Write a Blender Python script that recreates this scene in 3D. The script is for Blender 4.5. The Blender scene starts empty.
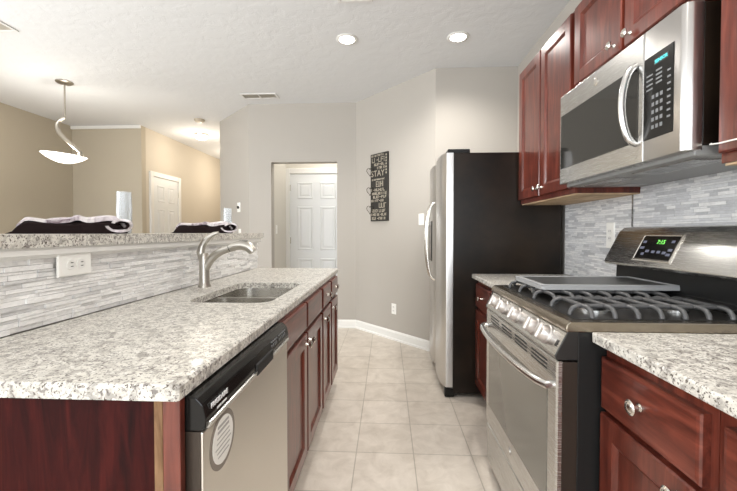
import bpy, bmesh, math, random
from mathutils import Vector, Matrix

random.seed(7)
S = bpy.context.scene
COL = S.collection
PI = math.pi

# ------------------------------------------------------------------ camera, world, lights, exposure
F_PX = 368.5
EYE = 1.18
YAW = math.atan(18.5 / F_PX)
PITCH = math.radians(1.2)
cam_data = bpy.data.cameras.new('camera')
cam_data.sensor_width = 36.0
cam_data.lens = 36.0 * F_PX / 737.0
cam_data.shift_y = -(13 - F_PX * math.tan(PITCH)) / 737.0
cam_data.clip_start = 0.02
cam = bpy.data.objects.new('camera', cam_data)
cam.location = (0, 0, EYE)
cam.rotation_euler = (PI / 2 - PITCH, 0, YAW)
COL.objects.link(cam)
S.camera = cam

S.view_settings.view_transform = 'Standard'
S.view_settings.look = 'None'
S.view_settings.gamma = 1.0
S.view_settings.use_curve_mapping = False
S.view_settings.exposure = 0.68

W = bpy.data.worlds.new('world')
S.world = W
W.use_nodes = True
W.node_tree.nodes['Background'].inputs[0].default_value = (0.86, 0.93, 1.0, 1)
W.node_tree.nodes['Background'].inputs[1].default_value = 2.0


def area(name, loc, rot, sx, sy, power, col=(1, 1, 1)):
    d = bpy.data.lights.new(name, 'AREA')
    d.shape = 'RECTANGLE'
    d.size, d.size_y = sx, sy
    d.energy = power
    d.color = col
    o = bpy.data.objects.new(name, d)
    o.location = loc
    o.rotation_euler = rot
    COL.objects.link(o)
    return o


def spot(name, loc, power, col=(1, .96, .90), r=0.06, angle=150, blend=1.0):
    d = bpy.data.lights.new(name, 'SPOT')
    d.energy = power
    d.color = col
    d.shadow_soft_size = r
    d.spot_size = math.radians(angle)
    d.spot_blend = blend
    o = bpy.data.objects.new(name, d)
    o.location = loc
    COL.objects.link(o)
    return o


def point(name, loc, power, col=(1, .85, .65), r=0.05):
    d = bpy.data.lights.new(name, 'POINT')
    d.energy = power
    d.color = col
    d.shadow_soft_size = r
    o = bpy.data.objects.new(name, d)
    o.location = loc
    COL.objects.link(o)
    return o


CEIL = 2.77
XL_ = -4.72
# area lamps added for daylight from unseen windows behind the photographer
area('window_daylight', (-0.1, -2.75, 1.35), (PI / 2, 0, 0), 2.4, 2.0, 24, (0.95, 0.98, 1.0))
area('dining_window_daylight', (-3.3, -2.75, 1.35), (PI / 2, 0, 0), 2.2, 2.0, 36, (0.97, 0.98, 1.0))
area('living_window_daylight', (XL_ + .05, .2, 1.4), (PI / 2, 0, -PI / 2), 3.4, 1.9, 105, (0.97, 0.99, 1.0))  # lamp at an added unseen window, brightens the right-hand upper cabinets
# recessed ceiling cans (two in view; two unseen ones without fixtures added for light)
for i, (x, y) in enumerate([(-.33, 3.05), (.575, 3.06), (.45, .9), (-.33, -1.2)]):
    spot('can_light', (x, y, CEIL - .03), 48)

# ------------------------------------------------------------------ helpers

class MB:
    def __init__(self):
        self.bm = bmesh.new()

    def face(self, vs):
        try:
            return self.bm.faces.new(vs)
        except ValueError:
            return None

    def box(self, x0, x1, y0, y1, z0, z1, b=0.0, seg=2):
        r = bmesh.ops.create_cube(self.bm, size=1.0)
        vs = r['verts']
        for v in vs:
            v.co = Vector(((x0 + x1) / 2 + v.co.x * (x1 - x0), (y0 + y1) / 2 + v.co.y * (y1 - y0),
                           (z0 + z1) / 2 + v.co.z * (z1 - z0)))
        if b > 0:
            es = list({e for v in vs for e in v.link_edges})
            bmesh.ops.bevel(self.bm, geom=es, offset=b, segments=seg, affect='EDGES', profile=.5)
        return self

    def prism(self, pts, axis, a0, a1, b=0.0):
        """pts: 2D polygon; axis 0: (y,z) extruded in x; 1: (x,z) in y; 2: (x,y) in z"""
        def P(p, a):
            if axis == 0: return Vector((a, p[0], p[1]))
            if axis == 1: return Vector((p[0], a, p[1]))
            return Vector((p[0], p[1], a))
        A = [self.bm.verts.new(P(p, a0)) for p in pts]
        B = [self.bm.verts.new(P(p, a1)) for p in pts]
        fs = [self.face(A), self.face(B[::-1])]
        n = len(pts)
        for i in range(n):
            fs.append(self.face([A[i], B[i], B[(i + 1) % n], A[(i + 1) % n]]))
        if b > 0:
            es = list({e for f in fs if f for e in f.edges})
            bmesh.ops.bevel(self.bm, geom=es, offset=b, segments=2, affect='EDGES', profile=.5)
        return self

    def tube(self, pts, r, n=12, caps=True, flat=1.0, up=None):
        pts = [Vector(p) for p in pts]
        rs = r if isinstance(r, (list, tuple)) else [r] * len(pts)
        rings = []
        prev = None
        for i, p in enumerate(pts):
            t = (pts[min(i + 1, len(pts) - 1)] - pts[max(i - 1, 0)]).normalized()
            if prev is None:
                a = Vector(up) if up else (Vector((0, 0, 1)) if abs(t.z) < .9 else Vector((1, 0, 0)))
            else:
                a = prev
            u = (a - t * a.dot(t)).normalized()
            prev = u
            w = t.cross(u)
            rings.append([self.bm.verts.new(p + (u * math.cos(2 * PI * k / n) + w * math.sin(2 * PI * k / n) * flat) * rs[i])
                          for k in range(n)])
        for a, b in zip(rings, rings[1:]):
            for k in range(n):
                self.face([a[k], a[(k + 1) % n], b[(k + 1) % n], b[k]])
        if caps:
            self.face(rings[0][::-1])
            self.face(rings[-1])
        return self

    def lathe(self, prof, o=(0, 0, 0), axis=(0, 0, 1), n=24, close=True):
        """prof: list of (radius, distance along axis)"""
        axis = Vector(axis).normalized()
        a = Vector((1, 0, 0)) if abs(axis.x) < .9 else Vector((0, 1, 0))
        u = (a - axis * a.dot(axis)).normalized()
        w = axis.cross(u)
        o = Vector(o)
        rings = []
        for r, h in prof:
            if r < 1e-6:
                rings.append([self.bm.verts.new(o + axis * h)])
            else:
                rings.append([self.bm.verts.new(o + axis * h + (u * math.cos(2 * PI * k / n) + w * math.sin(2 * PI * k / n)) * r)
                              for k in range(n)])
        for a, b in zip(rings, rings[1:]):
            for k in range(n):
                k2 = (k + 1) % n
                if len(a) == 1 and len(b) == 1: continue
                if len(a) == 1: self.face([a[0], b[k], b[k2]])
                elif len(b) == 1: self.face([a[k], a[k2], b[0]])
                else: self.face([a[k], a[k2], b[k2], b[k]])
        if close:
            if len(rings[0]) > 1: self.face(rings[0][::-1])
            if len(rings[-1]) > 1: self.face(rings[-1])
        return self

    def rings(self, m, rect, prof, back=True):
        """concentric rectangles: rect (u0,u1,w0,w1); prof list of (inset, depth); m(u,w,d)->point"""
        u0, u1, w0, w1 = rect
        R = []
        for ins, d in prof:
            R.append([self.bm.verts.new(Vector(m(u, w, d))) for u, w in
                      ((u0 + ins, w0 + ins), (u1 - ins, w0 + ins), (u1 - ins, w1 - ins), (u0 + ins, w1 - ins))])
        for a, b in zip(R, R[1:]):
            for k in range(4):
                self.face([a[k], a[(k + 1) % 4], b[(k + 1) % 4], b[k]])
        if back: self.face(R[0][::-1])
        self.face(R[-1])
        return self

    def grid(self, nx, ny, fn, thick=None):
        """fn(i/nx, j/ny) -> top point ; thick fn -> bottom point for closed slab"""
        V = [[self.bm.verts.new(Vector(fn(i / nx, j / ny))) for j in range(ny + 1)] for i in range(nx + 1)]
        for i in range(nx):
            for j in range(ny):
                self.face([V[i][j], V[i + 1][j], V[i + 1][j + 1], V[i][j + 1]])
        if thick:
            B = [[self.bm.verts.new(Vector(thick(i / nx, j / ny))) for j in range(ny + 1)] for i in range(nx + 1)]
            for i in range(nx):
                for j in range(ny):
                    self.face([B[i][j], B[i][j + 1], B[i + 1][j + 1], B[i + 1][j]])
            for i in range(nx):
                self.face([V[i][0], B[i][0], B[i + 1][0], V[i + 1][0]])
                self.face([V[i][ny], V[i + 1][ny], B[i + 1][ny], B[i][ny]])
            for j in range(ny):
                self.face([V[0][j], V[0][j + 1], B[0][j + 1], B[0][j]])
                self.face([V[nx][j], B[nx][j], B[nx][j + 1], V[nx][j + 1]])
        return self

    def text(self, s, size, mtx, extrude=.0006, align='CENTER'):
        c = bpy.data.curves.new('lettering', 'FONT')
        c.body = s
        c.size = size
        c.extrude = extrude
        c.align_x = align
        c.align_y = 'CENTER'
        c.resolution_u = 2
        o = bpy.data.objects.new('lettering', c)
        COL.objects.link(o)
        dg = bpy.context.evaluated_depsgraph_get()
        me = bpy.data.meshes.new_from_object(o.evaluated_get(dg))
        me.transform(mtx)
        self.bm.from_mesh(me)
        bpy.data.objects.remove(o)
        bpy.data.curves.remove(c)
        bpy.data.meshes.remove(me)
        return self

    def build(self, name, mat, parent=None, world=True, smooth=None):
        bm = self.bm
        bmesh.ops.recalc_face_normals(bm, faces=bm.faces[:])
        me = bpy.data.meshes.new(name)
        bm.to_mesh(me)
        bm.free()
        o = bpy.data.objects.new(name, me)
        COL.objects.link(o)
        if mat: me.materials.append(mat)
        if parent is not None:
            o.parent = parent
            if world:
                M = world_of(parent).inverted()
                me.transform(M)
        if smooth:
            for p in me.polygons: p.use_smooth = True
            try:
                me.set_sharp_from_angle(angle=math.radians(smooth))
            except Exception:
                pass
        return o


def world_of(o):
    M = Matrix.Translation(o.location) @ o.rotation_euler.to_matrix().to_4x4()
    if o.parent: M = world_of(o.parent) @ M
    return M


def tag(o, label=None, cat=None, group=None, kind=None):
    if label: o['label'] = label
    if cat: o['category'] = cat
    if group: o['group'] = group
    if kind: o['kind'] = kind
    return o


def thing(name, label, cat, loc=(0, 0, 0), rz=0, group=None):
    o = bpy.data.objects.new(name, None)
    o.empty_display_size = .05
    COL.objects.link(o)
    o.location = loc
    o.rotation_euler = (0, 0, rz)
    return tag(o, label, cat, group)


def copy_tree(o, parent=None):
    c = o.copy()
    COL.objects.link(c)
    if parent: c.parent = parent
    for ch in [k for k in bpy.data.objects if k.parent == o]:
        copy_tree(ch, c)
    return c


def rounded(x0, x1, y0, y1, r, n=5):
    pts = []
    for cx, cy, a in ((x1 - r, y1 - r, 0), (x0 + r, y1 - r, PI / 2), (x0 + r, y0 + r, PI), (x1 - r, y0 + r, 1.5 * PI)):
        for k in range(n + 1):
            t = a + PI / 2 * k / n
            pts.append((cx + r * math.cos(t), cy + r * math.sin(t)))
    return pts

# ------------------------------------------------------------------ materials

def mat(name, col, rough=.5, metal=0.0, coat=0.0, spec=None):
    m = bpy.data.materials.new(name)
    m.use_nodes = True
    b = m.node_tree.nodes['Principled BSDF']
    b.inputs['Base Color'].default_value = (*col, 1)
    b.inputs['Roughness'].default_value = rough
    b.inputs['Metallic'].default_value = metal
    if coat:
        b.inputs['Coat Weight'].default_value = coat
        b.inputs['Coat Roughness'].default_value = .12
    if spec is not None: b.inputs['Specular IOR Level'].default_value = spec
    return m


class NT:
    def __init__(self, m):
        self.t = m.node_tree
        self.b = self.t.nodes['Principled BSDF']

    def n(self, kind, **kw):
        x = self.t.nodes.new(kind)
        for k, v in kw.items():
            if k in x.inputs: x.inputs[k].default_value = v
            else: setattr(x, k, v)
        return x

    def l(self, a, b):
        self.t.links.new(a, b)

    def coord(self, scale=(1, 1, 1), loc=(0, 0, 0), kind='Object'):
        tc = self.n('ShaderNodeTexCoord')
        mp = self.n('ShaderNodeMapping')
        mp.inputs['Scale'].default_value = scale
        mp.inputs['Location'].default_value = loc
        self.l(tc.outputs[kind], mp.inputs[0])
        return mp.outputs[0]

    def noise(self, vec, scale, detail=3, rough=.55, dist=0):
        x = self.n('ShaderNodeTexNoise')
        x.inputs['Scale'].default_value = scale
        x.inputs['Detail'].default_value = detail
        x.inputs['Roughness'].default_value = rough
        x.inputs['Distortion'].default_value = dist
        self.l(vec, x.inputs['Vector'])
        return x.outputs[0]

    def ramp(self, fac, stops, interp='LINEAR'):
        r = self.n('ShaderNodeValToRGB')
        r.color_ramp.interpolation = interp
        el = r.color_ramp.elements
        while len(el) < len(stops): el.new(.5)
        for e, (p, c) in zip(el, stops):
            e.position = p
            e.color = (*c, 1) if len(c) == 3 else c
        self.l(fac, r.inputs[0])
        return r.outputs[0]

    def mix(self, fac, a, b, mode='MIX'):
        x = self.n('ShaderNodeMix', data_type='RGBA', blend_type=mode)
        for s, v in ((0, fac), (6, a), (7, b)):
            if hasattr(v, 'links'): self.l(v, x.inputs[s])
            elif s == 0: x.inputs[0].default_value = v
            else: x.inputs[s].default_value = (*v, 1)
        return x.outputs[2]

    def bump(self, h, strength=.2, dist=.01):
        x = self.n('ShaderNodeBump')
        x.inputs['Strength'].default_value = strength
        x.inputs['Distance'].default_value = dist
        self.l(h, x.inputs['Height'])
        self.l(x.outputs[0], self.b.inputs['Normal'])


def wall_paint(name, col):
    m = mat(name, col, .75)
    t = NT(m)
    v = t.coord()
    t.bump(t.noise(v, 160, 2), .08, .003)
    return m


M = {}
M['wall_kitchen'] = wall_paint('kitchen_wall_paint', (.42, .39, .35))
M['wall_dining'] = wall_paint('dining_wall_paint', (.46, .405, .315))
M['wall_hall'] = wall_paint('corridor_wall_paint', (.60, .54, .45))
M['wall_cream'] = wall_paint('utility_wall_paint', (.62, .59, .53))
M['trim'] = mat('white_trim_paint', (.78, .77, .74), .4)
M['door_paint'] = mat('white_door_paint', (.74, .75, .75), .4)
M['white'] = mat('white_plastic', (.86, .85, .81), .35)
M['cap_white'] = mat('bright_white_plastic', (.90, .90, .89), .3)
M['dark_slot'] = mat('dark_slot', (.03, .03, .03), .6)

m = M['ceiling'] = mat('knockdown_ceiling', (.70, .705, .71), .85)
t = NT(m)
v = t.coord()
n1 = t.noise(v, 9, 5, .6, .4)
h = t.ramp(n1, [(.42, (0, 0, 0)), (.56, (1, 1, 1))])
t.bump(h, .11, .008)

m = M['floor'] = mat('beige_floor_tile', (.6, .55, .48), .38)
t = NT(m)
v = t.coord(loc=(.163 + .3053 * 40, -1.95 + .3053 * 40, 0))
br = t.n('ShaderNodeTexBrick', offset=0.0, squash=1.0)
br.inputs['Scale'].default_value = 1.0
br.inputs['Brick Width'].default_value = .3053
br.inputs['Row Height'].default_value = .3053
br.inputs['Mortar Size'].default_value = .003
br.inputs['Mortar Smooth'].default_value = .2
br.inputs['Color1'].default_value = (.66, .605, .535, 1)
br.inputs['Color2'].default_value = (.71, .655, .585, 1)
br.inputs['Mortar'].default_value = (.47, .43, .37, 1)
t.l(v, br.inputs['Vector'])
v2 = t.coord()
mott = t.ramp(t.noise(v2, 9, 6, .65, .6), [(.3, (.80, .77, .74)), (.7, (1.05, 1.04, 1.03))])
t.l(t.mix(1.0, br.outputs[0], mott, 'MULTIPLY'), t.b.inputs['Base Color'])
inv = t.n('ShaderNodeMath', operation='SUBTRACT')
inv.inputs[0].default_value = 1.0
t.l(br.outputs[1], inv.inputs[1])
t.bump(inv.outputs[0], .5, .002)


def granite(name):
    m = mat(name, (.7, .68, .6), .30, spec=.4)
    t = NT(m)
    v = t.coord(kind='Object')
    big = t.ramp(t.noise(v, 40, 4, .6, .5), [(.37, (.36, .34, .31)), (.48, (.57, .545, .495)), (.59, (.70, .675, .615))])
    bl = t.noise(v, 85, 3, .6, .6)
    c1 = t.mix(t.ramp(bl, [(.55, (0, 0, 0)), (.63, (1, 1, 1))]), big, (.22, .20, .185))
    wh = t.noise(t.coord(loc=(3.1, 1.7, .4)), 70, 3, .6, .3)
    c2 = t.mix(t.ramp(wh, [(.55, (0, 0, 0)), (.64, (1, 1, 1))]), c1, (.76, .74, .69))
    fl = t.noise(t.coord(loc=(7.1, 2.7, 1.4)), 170, 2, .5, .2)
    c3 = t.mix(t.ramp(fl, [(.60, (0, 0, 0)), (.65, (1, 1, 1))]), c2, (.09, .07, .055))
    t.l(c3, t.b.inputs['Base Color'])
    return m


M['granite'] = granite('speckled_granite')


def wood(name, dark, mid, light, sc, rough=.28):
    m = mat(name, mid, rough, coat=.25 if rough < .3 else 0, spec=.5 if rough < .3 else .12)
    t = NT(m)
    v = t.coord(scale=sc)
    g = t.noise(v, 6, 6, .6, .8)
    c = t.ramp(g, [(.28, dark), (.5, mid), (.75, light)])
    v2 = t.coord()
    bl = t.ramp(t.noise(v2, 5, 4, .6, .5), [(.35, (.72, .70, .70)), (.65, (1.1, 1.1, 1.1))])
    t.l(t.mix(.8, c, bl, 'MULTIPLY'), t.b.inputs['Base Color'])
    return m


CH = ((.055, .010, .006), (.122, .024, .014), (.22, .052, .031))
M['cherry'] = wood('cherry_wood_upright_grain', *CH, (7, 7, .7))
M['cherry_h'] = wood('cherry_wood_level_grain', *CH, (7, .7, 7))
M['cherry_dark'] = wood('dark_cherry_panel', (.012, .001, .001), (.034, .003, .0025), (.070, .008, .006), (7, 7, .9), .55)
M['raw_wood'] = wood('pale_raw_wood', (.42, .29, .17), (.55, .40, .25), (.66, .50, .34), (5, .6, 5), .6)
M['raw_strip'] = wood('tan_filler_wood', (.12, .065, .033), (.24, .14, .075), (.36, .23, .13), (7, 7, .9), .5)
M['toe'] = mat('toe_kick_board', (.27, .22, .17), .6)


def steel(name, col=(.57, .565, .55), rough=.27, sc=(2, 2, 160), metal=1.0, var=True):
    m = mat(name, col, rough, metal)
    t = NT(m)
    v = t.coord(scale=sc)
    n = t.noise(v, 5, 3, .6)
    r = t.ramp(n, [(.3, (rough * .97,) * 3), (.7, (rough * 1.03,) * 3)])
    if var: t.l(r, t.b.inputs['Roughness'])
    return m


M['steel'] = steel('brushed_stainless_steel')
M['steel_plain'] = steel('smooth_stainless_steel', (.60, .585, .57), .3, var=False)
M['steel_door'] = steel('brushed_stainless_door', (.76, .73, .67), .38, (160, 2, 2))
M['steel_v'] = steel('brushed_stainless_vertical', (.62, .61, .60), .3, (160, 160, 2))
M['nickel'] = mat('satin_nickel', (.74, .71, .66), .22, 1.0)
M['range_knob'] = mat('matte_knob_metal', (.62, .585, .56), .42, .9)
M['faucet'] = mat('satin_faucet_nickel', (.50, .475, .43), .3, 1.0)
M['sink'] = steel('sink_steel', (.66, .64, .60), .25, (60, 60, 60))
M['chrome'] = mat('polished_handle_steel', (.66, .65, .635), .24, 1.0)
M['brown_dark'] = mat('dark_brown_steel_edge', (.05, .038, .03), .3, .5)
M['black_gloss'] = mat('black_gloss_plastic', (.008, .0075, .007), .16, spec=.3)
M['black'] = mat('black_enamel', (.018, .017, .016), .3)
M['vent_grey'] = mat('grey_vent_steel', (.22, .22, .215), .4)
M['black_matte'] = mat('black_rubber', (.01, .01, .01), .6)
M['charcoal'] = mat('charcoal_painted_steel', (.012, .012, .012), .35, spec=.3)
m = M['fridge_side'] = mat('dark_brown_black_textured_steel', (.022, .015, .010), .3, spec=.3)
t = NT(m)
v = t.coord()
n = t.noise(v, 300, 2)
t.bump(n, .12, .001)
bl = t.ramp(t.noise(v, 3, 4, .6), [(.35, (.006, .004, .003)), (.7, (.024, .015, .009))])
t.l(bl, t.b.inputs['Base Color'])
M['cast_iron'] = mat('cast_iron', (.08, .08, .082), .38)
M['griddle'] = mat('grey_griddle_coating', (.36, .365, .37), .4)
M['griddle_face'] = mat('griddle_surface', (.06, .063, .064), .35)
m = M['oven_glass'] = mat('dark_oven_glass', (.20, .19, .165), .07, 0.35)
M['mw_glass'] = mat('dark_smoked_glass', (.025, .024, .021), .06)
M['lamp_metal'] = mat('brushed_lamp_metal', (.46, .42, .36), .32, 1.0)
M['bronze'] = mat('dark_bronze_wire', (.05, .04, .03), .4, .8)
m = M['brown_steel'] = steel('cooktop_edge_steel', (.30, .26, .205), .25)


def glow(name, col, s, base=(.9, .9, .88)):
    m = mat(name, base, .4)
    b = m.node_tree.nodes['Principled BSDF']
    b.inputs['Emission Color'].default_value = (*col, 1)
    b.inputs['Emission Strength'].default_value = s
    return m


M['lens'] = glow('lit_can_lens', (1, .97, .92), 9)
M['bowl'] = glow('lit_alabaster_glass', (1, .95, .88), 1.2)
M['dome'] = glow('lit_opal_dome', (1, .93, .80), 3.0)
M['led_teal'] = glow('teal_display_digits', (.1, .85, .9), 1.1, (.02, .1, .1))
M['led_green'] = glow('green_display_digits', (.25, 1, .15), 1.0, (.02, .1, .02))


def strips(name, stops, rough=.4):
    m = mat(name, (.7, .7, .7), rough)
    t = NT(m)
    g = t.n('ShaderNodeNewGeometry')
    c = t.ramp(g.outputs['Random Per Island'], stops)
    v = t.coord(scale=(1, 1, 3))
    vein = t.ramp(t.noise(v, 40, 4, .6, .8), [(.3, (.84, .84, .85)), (.65, (1.04, 1.04, 1.035))])
    t.l(t.mix(1.0, c, vein, 'MULTIPLY'), t.b.inputs['Base Color'])
    t.bump(t.noise(v, 70, 4), .25, .004)
    return m


M['stone_left'] = strips('white_ledger_stone', [(0, (.64, .635, .63)), (.25, (.80, .79, .775)), (.6, (.89, .88, .865)), (1, (.93, .925, .91))])
M['stone_right'] = strips('grey_ledger_stone', [(0, (.50, .505, .52)), (.3, (.64, .645, .66)), (.6, (.76, .765, .77)), (1, (.86, .855, .845))])
M['grout'] = mat('grey_stone_backing', (.42, .41, .40), .8)
M['cloth_dark'] = mat('dark_brown_cloth', (.012, .006, .006), .8, spec=.15)
m = M['cloth_white'] = mat('pale_lining_cloth', (.62, .57, .57), .75)
t = NT(m)
v = t.coord(scale=(1, 1, 1))
t.l(t.ramp(t.noise(v, 14, 4, .6, 1.0), [(.36, (.17, .12, .14)), (.47, (.56, .50, .52)), (.6, (.72, .68, .67))]), t.b.inputs['Base Color'])
t.bump(t.noise(v, 40, 3), .4, .01)
m = M['glass'] = mat('clear_ribbed_glass', (.9, .93, .95), .08)
b = m.node_tree.nodes['Principled BSDF']
b.inputs['Transmission Weight'].default_value = .75
b.inputs['IOR'].default_value = 1.3
M['paper'] = mat('white_sticker_paper', (.80, .79, .75), .5)
M['sticker_ring'] = mat('grey_sticker_ring', (.22, .19, .16), .5)
M['ink'] = mat('grey_ink', (.38, .37, .35), .6)
M['label_white'] = mat('white_lettering', (.75, .75, .75), .5)
M['sign_black'] = mat('black_sign_board', (.018, .016, .013), .5)
M['sign_gold'] = mat('pale_distressed_lettering', (.38, .34, .27), .55)
M['vent'] = mat('vent_paint', (.70, .69, .67), .5)
M['vent_dark'] = mat('vent_shadow_slats', (.58, .54, .47), .7)  # slats and backing have a tan-grey colour of their own
M['key'] = mat('key_legend_grey', (.16, .165, .17), .5)

# ------------------------------------------------------------------ setting

def st(name, mb, m, label=None):
    o = mb.build(name, m)
    o['kind'] = 'structure'
    return o


def seg(mb, p0, p1, th, z0, z1):
    """wall prism; the room face is the line p0-p1, the thickness goes to the left of p0->p1 for th>0"""
    d = (Vector(p1) - Vector(p0)).normalized()
    nrm = Vector((-d.y, d.x)) * th
    a, b = Vector(p0), Vector(p1)
    mb.prism([tuple(a), tuple(b), tuple(b + nrm), tuple(a + nrm)], 2, z0, z1)
    return mb


XR = 1.25
XL = -4.72
st('floor', MB().box(XL - .1, XR + .1, -2.9, 8.6, -.06, 0), M['floor'])
st('ceiling', MB().box(XL - .1, XR + .1, -2.9, 8.6, CEIL, CEIL + .08), M['ceiling'])
DA, DB = (.47, 3.63), (-.38, 4.53)
EA, EB = (-1.72, 4.53), (-2.40, 5.21)
st('wall_right', MB().box(XR, XR + .1, -2.9, 3.73, 0, CEIL), M['wall_kitchen'])
st('wall_back', MB().box(.47, XR, 3.63, 3.73, 0, CEIL), M['wall_kitchen'])
st('wall_diagonal', seg(MB(), DA, DB, -.1, 0, CEIL), M['wall_kitchen'])
OPX0, OPX1, OPZ = -1.44, -.616, 2.052
mb = MB()
mb.box(OPX1, -.38, 4.53, 4.65, 0, CEIL)
mb.box(EA[0], OPX0, 4.53, 4.65, 0, CEIL)
mb.box(OPX0, OPX1, 4.53, 4.65, OPZ, CEIL)
st('wall_doorway', mb, M['wall_kitchen'])
st('wall_angled', seg(MB(), EA, EB, -.1, 0, CEIL), M['wall_kitchen'])
st('wall_corridor_right', MB().box(-2.40, -2.30, 5.21, 8.5, 0, CEIL), M['wall_hall'])
st('wall_corridor_end', MB().box(-3.75, -2.30, 8.5, 8.6, 0, CEIL), M['wall_hall'])
st('wall_corridor_left', MB().box(-3.75, -3.65, 5.43, 8.5, 0, CEIL), M['wall_hall'])
st('wall_dining', MB().box(XL, -3.65, 5.33, 5.43, 0, CEIL), M['wall_dining'])
mb = MB().box(XL - .1, XL, -2.9, -1.6, 0, CEIL).box(XL - .1, XL, 2.0, 5.43, 0, CEIL)
mb.box(XL - .1, XL, -1.6, 2.0, 0, .35).box(XL - .1, XL, -1.6, 2.0, 2.4, CEIL)
st('wall_left', mb, M['wall_dining'])
mb = MB()
for a, b2 in ((-1.6, -1.55), (.17, .23), (1.95, 2.0)):
    mb.box(XL - .09, XL - .01, a, b2, .35, 2.4)
for a, b2 in ((.35, .4), (2.35, 2.4)):
    mb.box(XL - .09, XL - .01, -1.55, 1.95, a, b2)
st('window_3', mb, M['trim'])  # unseen window put in to light the right-hand cabinets and steel fronts
# utility hall behind the doorway
st('wall_hall_left', MB().box(-1.56, -1.46, 4.65, 5.3, 0, CEIL), M['wall_cream'])
st('wall_hall_back', MB().box(-1.56, -.2, 5.3, 5.4, 0, CEIL), M['wall_cream'])
st('wall_hall_right', MB().box(-.38, -.28, 4.65, 5.3, 0, CEIL), M['wall_cream'])
# unseen wall behind the photographer, two wide windows added to let daylight in
mb = MB()
for x0, x1 in ((XL, -4.4), (-2.2, -1.3), (1.1, XR)):
    mb.box(x0, x1, -2.9, -2.8, 0, CEIL)
for x0, x1 in ((-4.4, -2.2), (-1.3, 1.1)):
    mb.box(x0, x1, -2.9, -2.8, 0, .35)
    mb.box(x0, x1, -2.9, -2.8, 2.35, CEIL)
st('wall_front', mb, M['wall_kitchen'])
for i, (x0, x1) in enumerate(((-4.4, -2.2), (-1.3, 1.1))):
    mb = MB()
    for a, b2 in ((x0, x0 + .05), (x1 - .05, x1), ((x0 + x1) / 2 - .03, (x0 + x1) / 2 + .03)):
        mb.box(a, b2, -2.89, -2.81, .35, 2.35)
    for a, b2 in ((.35, .4), (2.3, 2.35)):
        mb.box(x0 + .05, x1 - .05, -2.89, -2.81, a, b2)
    st('window_%d' % (i + 1), mb, M['trim'])


def base_prof(mb, p0, p1, h=.10, th=.014):
    d = (Vector(p1) - Vector(p0)).normalized()
    nrm = Vector((-d.y, d.x))
    a, b = Vector(p0), Vector(p1)
    prof = [(0, 0), (th + .008, 0), (th + .006, .018), (th, .022), (th, h - .02), (th * .4, h - .004), (0, h)]
    A = [mb.bm.verts.new((*(a + nrm * o), z)) for o, z in prof]
    B = [mb.bm.verts.new((*(b + nrm * o), z)) for o, z in prof]
    for i in range(len(prof)):
        j = (i + 1) % len(prof)
        mb.face([A[i], A[j], B[j], B[i]])
    mb.face(A)
    mb.face(B[::-1])
    return mb


st('baseboard_diagonal', base_prof(MB(), (.466, 3.634), (-.374, 4.524)), M['trim'])
st('baseboard_doorway', base_prof(MB(), (-.38, 4.53), (OPX1, 4.53)), M['trim'])
st('trim_1', MB().box(XL, -3.65, 5.30, 5.33, 2.725, CEIL - .001, .004), M['trim'])


def six_panel(mb, m, u0, u1, w0, w1, t0):
    """panels moulded on a door slab face at depth t0"""
    W_, H_ = u1 - u0, w1 - w0
    st_, mid = .11, .10
    pw = (W_ - 2 * st_ - mid) / 2
    rows = [(w0 + .22, w0 + .80), (w0 + .92, w0 + 1.55), (w0 + 1.66, w1 - .12)]
    for a, b2 in rows:
        for k in range(2):
            x = u0 + st_ + k * (pw + mid)
            mb.rings(m, (x, x + pw, a, b2), [(0, t0), (.010, t0 + .009), (.020, t0 + .009), (.034, t0 + .001), (.062, t0 + .008)])
    return mb


def house_door(n, m, u0, u1, H_, label, hinge_at, proud):
    """frame + slab + panels; m(u,w,d) maps to the world with d out of the wall"""
    fr = MB()
    def bx(mb, a0, a1, b0, b1, d0, d1, b=.004):
        mb.rings(m, (a0, a1, b0, b1), [(0, d0), (0, d1 - b), (b, d1)])
    bx(fr, u0 - .075, u0, 0, H_ + .075, 0, proud)
    bx(fr, u1, u1 + .075, 0, H_ + .075, 0, proud)
    bx(fr, u0, u1, H_, H_ + .075, 0, proud)
    root = fr.build('door_%d' % n, M['trim'])
    root['kind'] = 'structure'
    s = MB()
    bx(s, u0 + .003, u1 - .003, .006, H_ - .003, 0, proud * .45, .001)
    six_panel(s, m, u0, u1, .006, H_ - .003, proud * .45)
    s.build('door_slab', M['door_paint'], root)
    for hz in (.25, 1.02, 1.78):
        hb = MB()
        sgn = 1 if hinge_at == u0 else -1
        bx(hb, hinge_at - .004, hinge_at + .012 if sgn > 0 else hinge_at + .004, hz, hz + .09, proud * .3, proud * .45 + .006, .001)
        hb.build('hinge', M['nickel'], root)
    ku = u1 - .05 if hinge_at == u0 else u0 + .07
    kb = MB()
    o = Vector(m(ku, .95, proud * .45))
    ax = Vector(m(ku, .95, 1)) - Vector(m(ku, .95, 0))
    kb.lathe([(.03, 0), (.03, .006), (.012, .01), (.012, .035), (.026, .045), (.028, .06), (.018, .07), (0, .072)], o, ax)
    kb.build('door_knob', M['nickel'], root, smooth=40)
    return root


house_door(1, lambda u, w, d: (-3.65 + d, u, w), 5.575, 6.26, 2.055, '', 6.26, .03)
house_door(2, lambda u, w, d: (u, 5.3 - d, w), -1.405, -.625, 2.03, '', -1.405, .03)

# ------------------------------------------------------------------ cabinet builders

def knob(parent, m, u, w, d, name='knob', s=1.0):
    o = Vector(m(u, w, d))
    ax = (Vector(m(u, w, d + 1)) - o)
    MB().lathe([(.0085 * s, -.003), (.0085 * s, .003), (.005 * s, .006), (.0048 * s, .014), (.010 * s, .018), (.0155 * s, .0225),
                (.016 * s, .026), (.0125 * s, .029), (.011 * s, .0285), (.008 * s, .031), (0, .032)], o, ax, 20).build(name, M['nickel'], parent, smooth=50)


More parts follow.
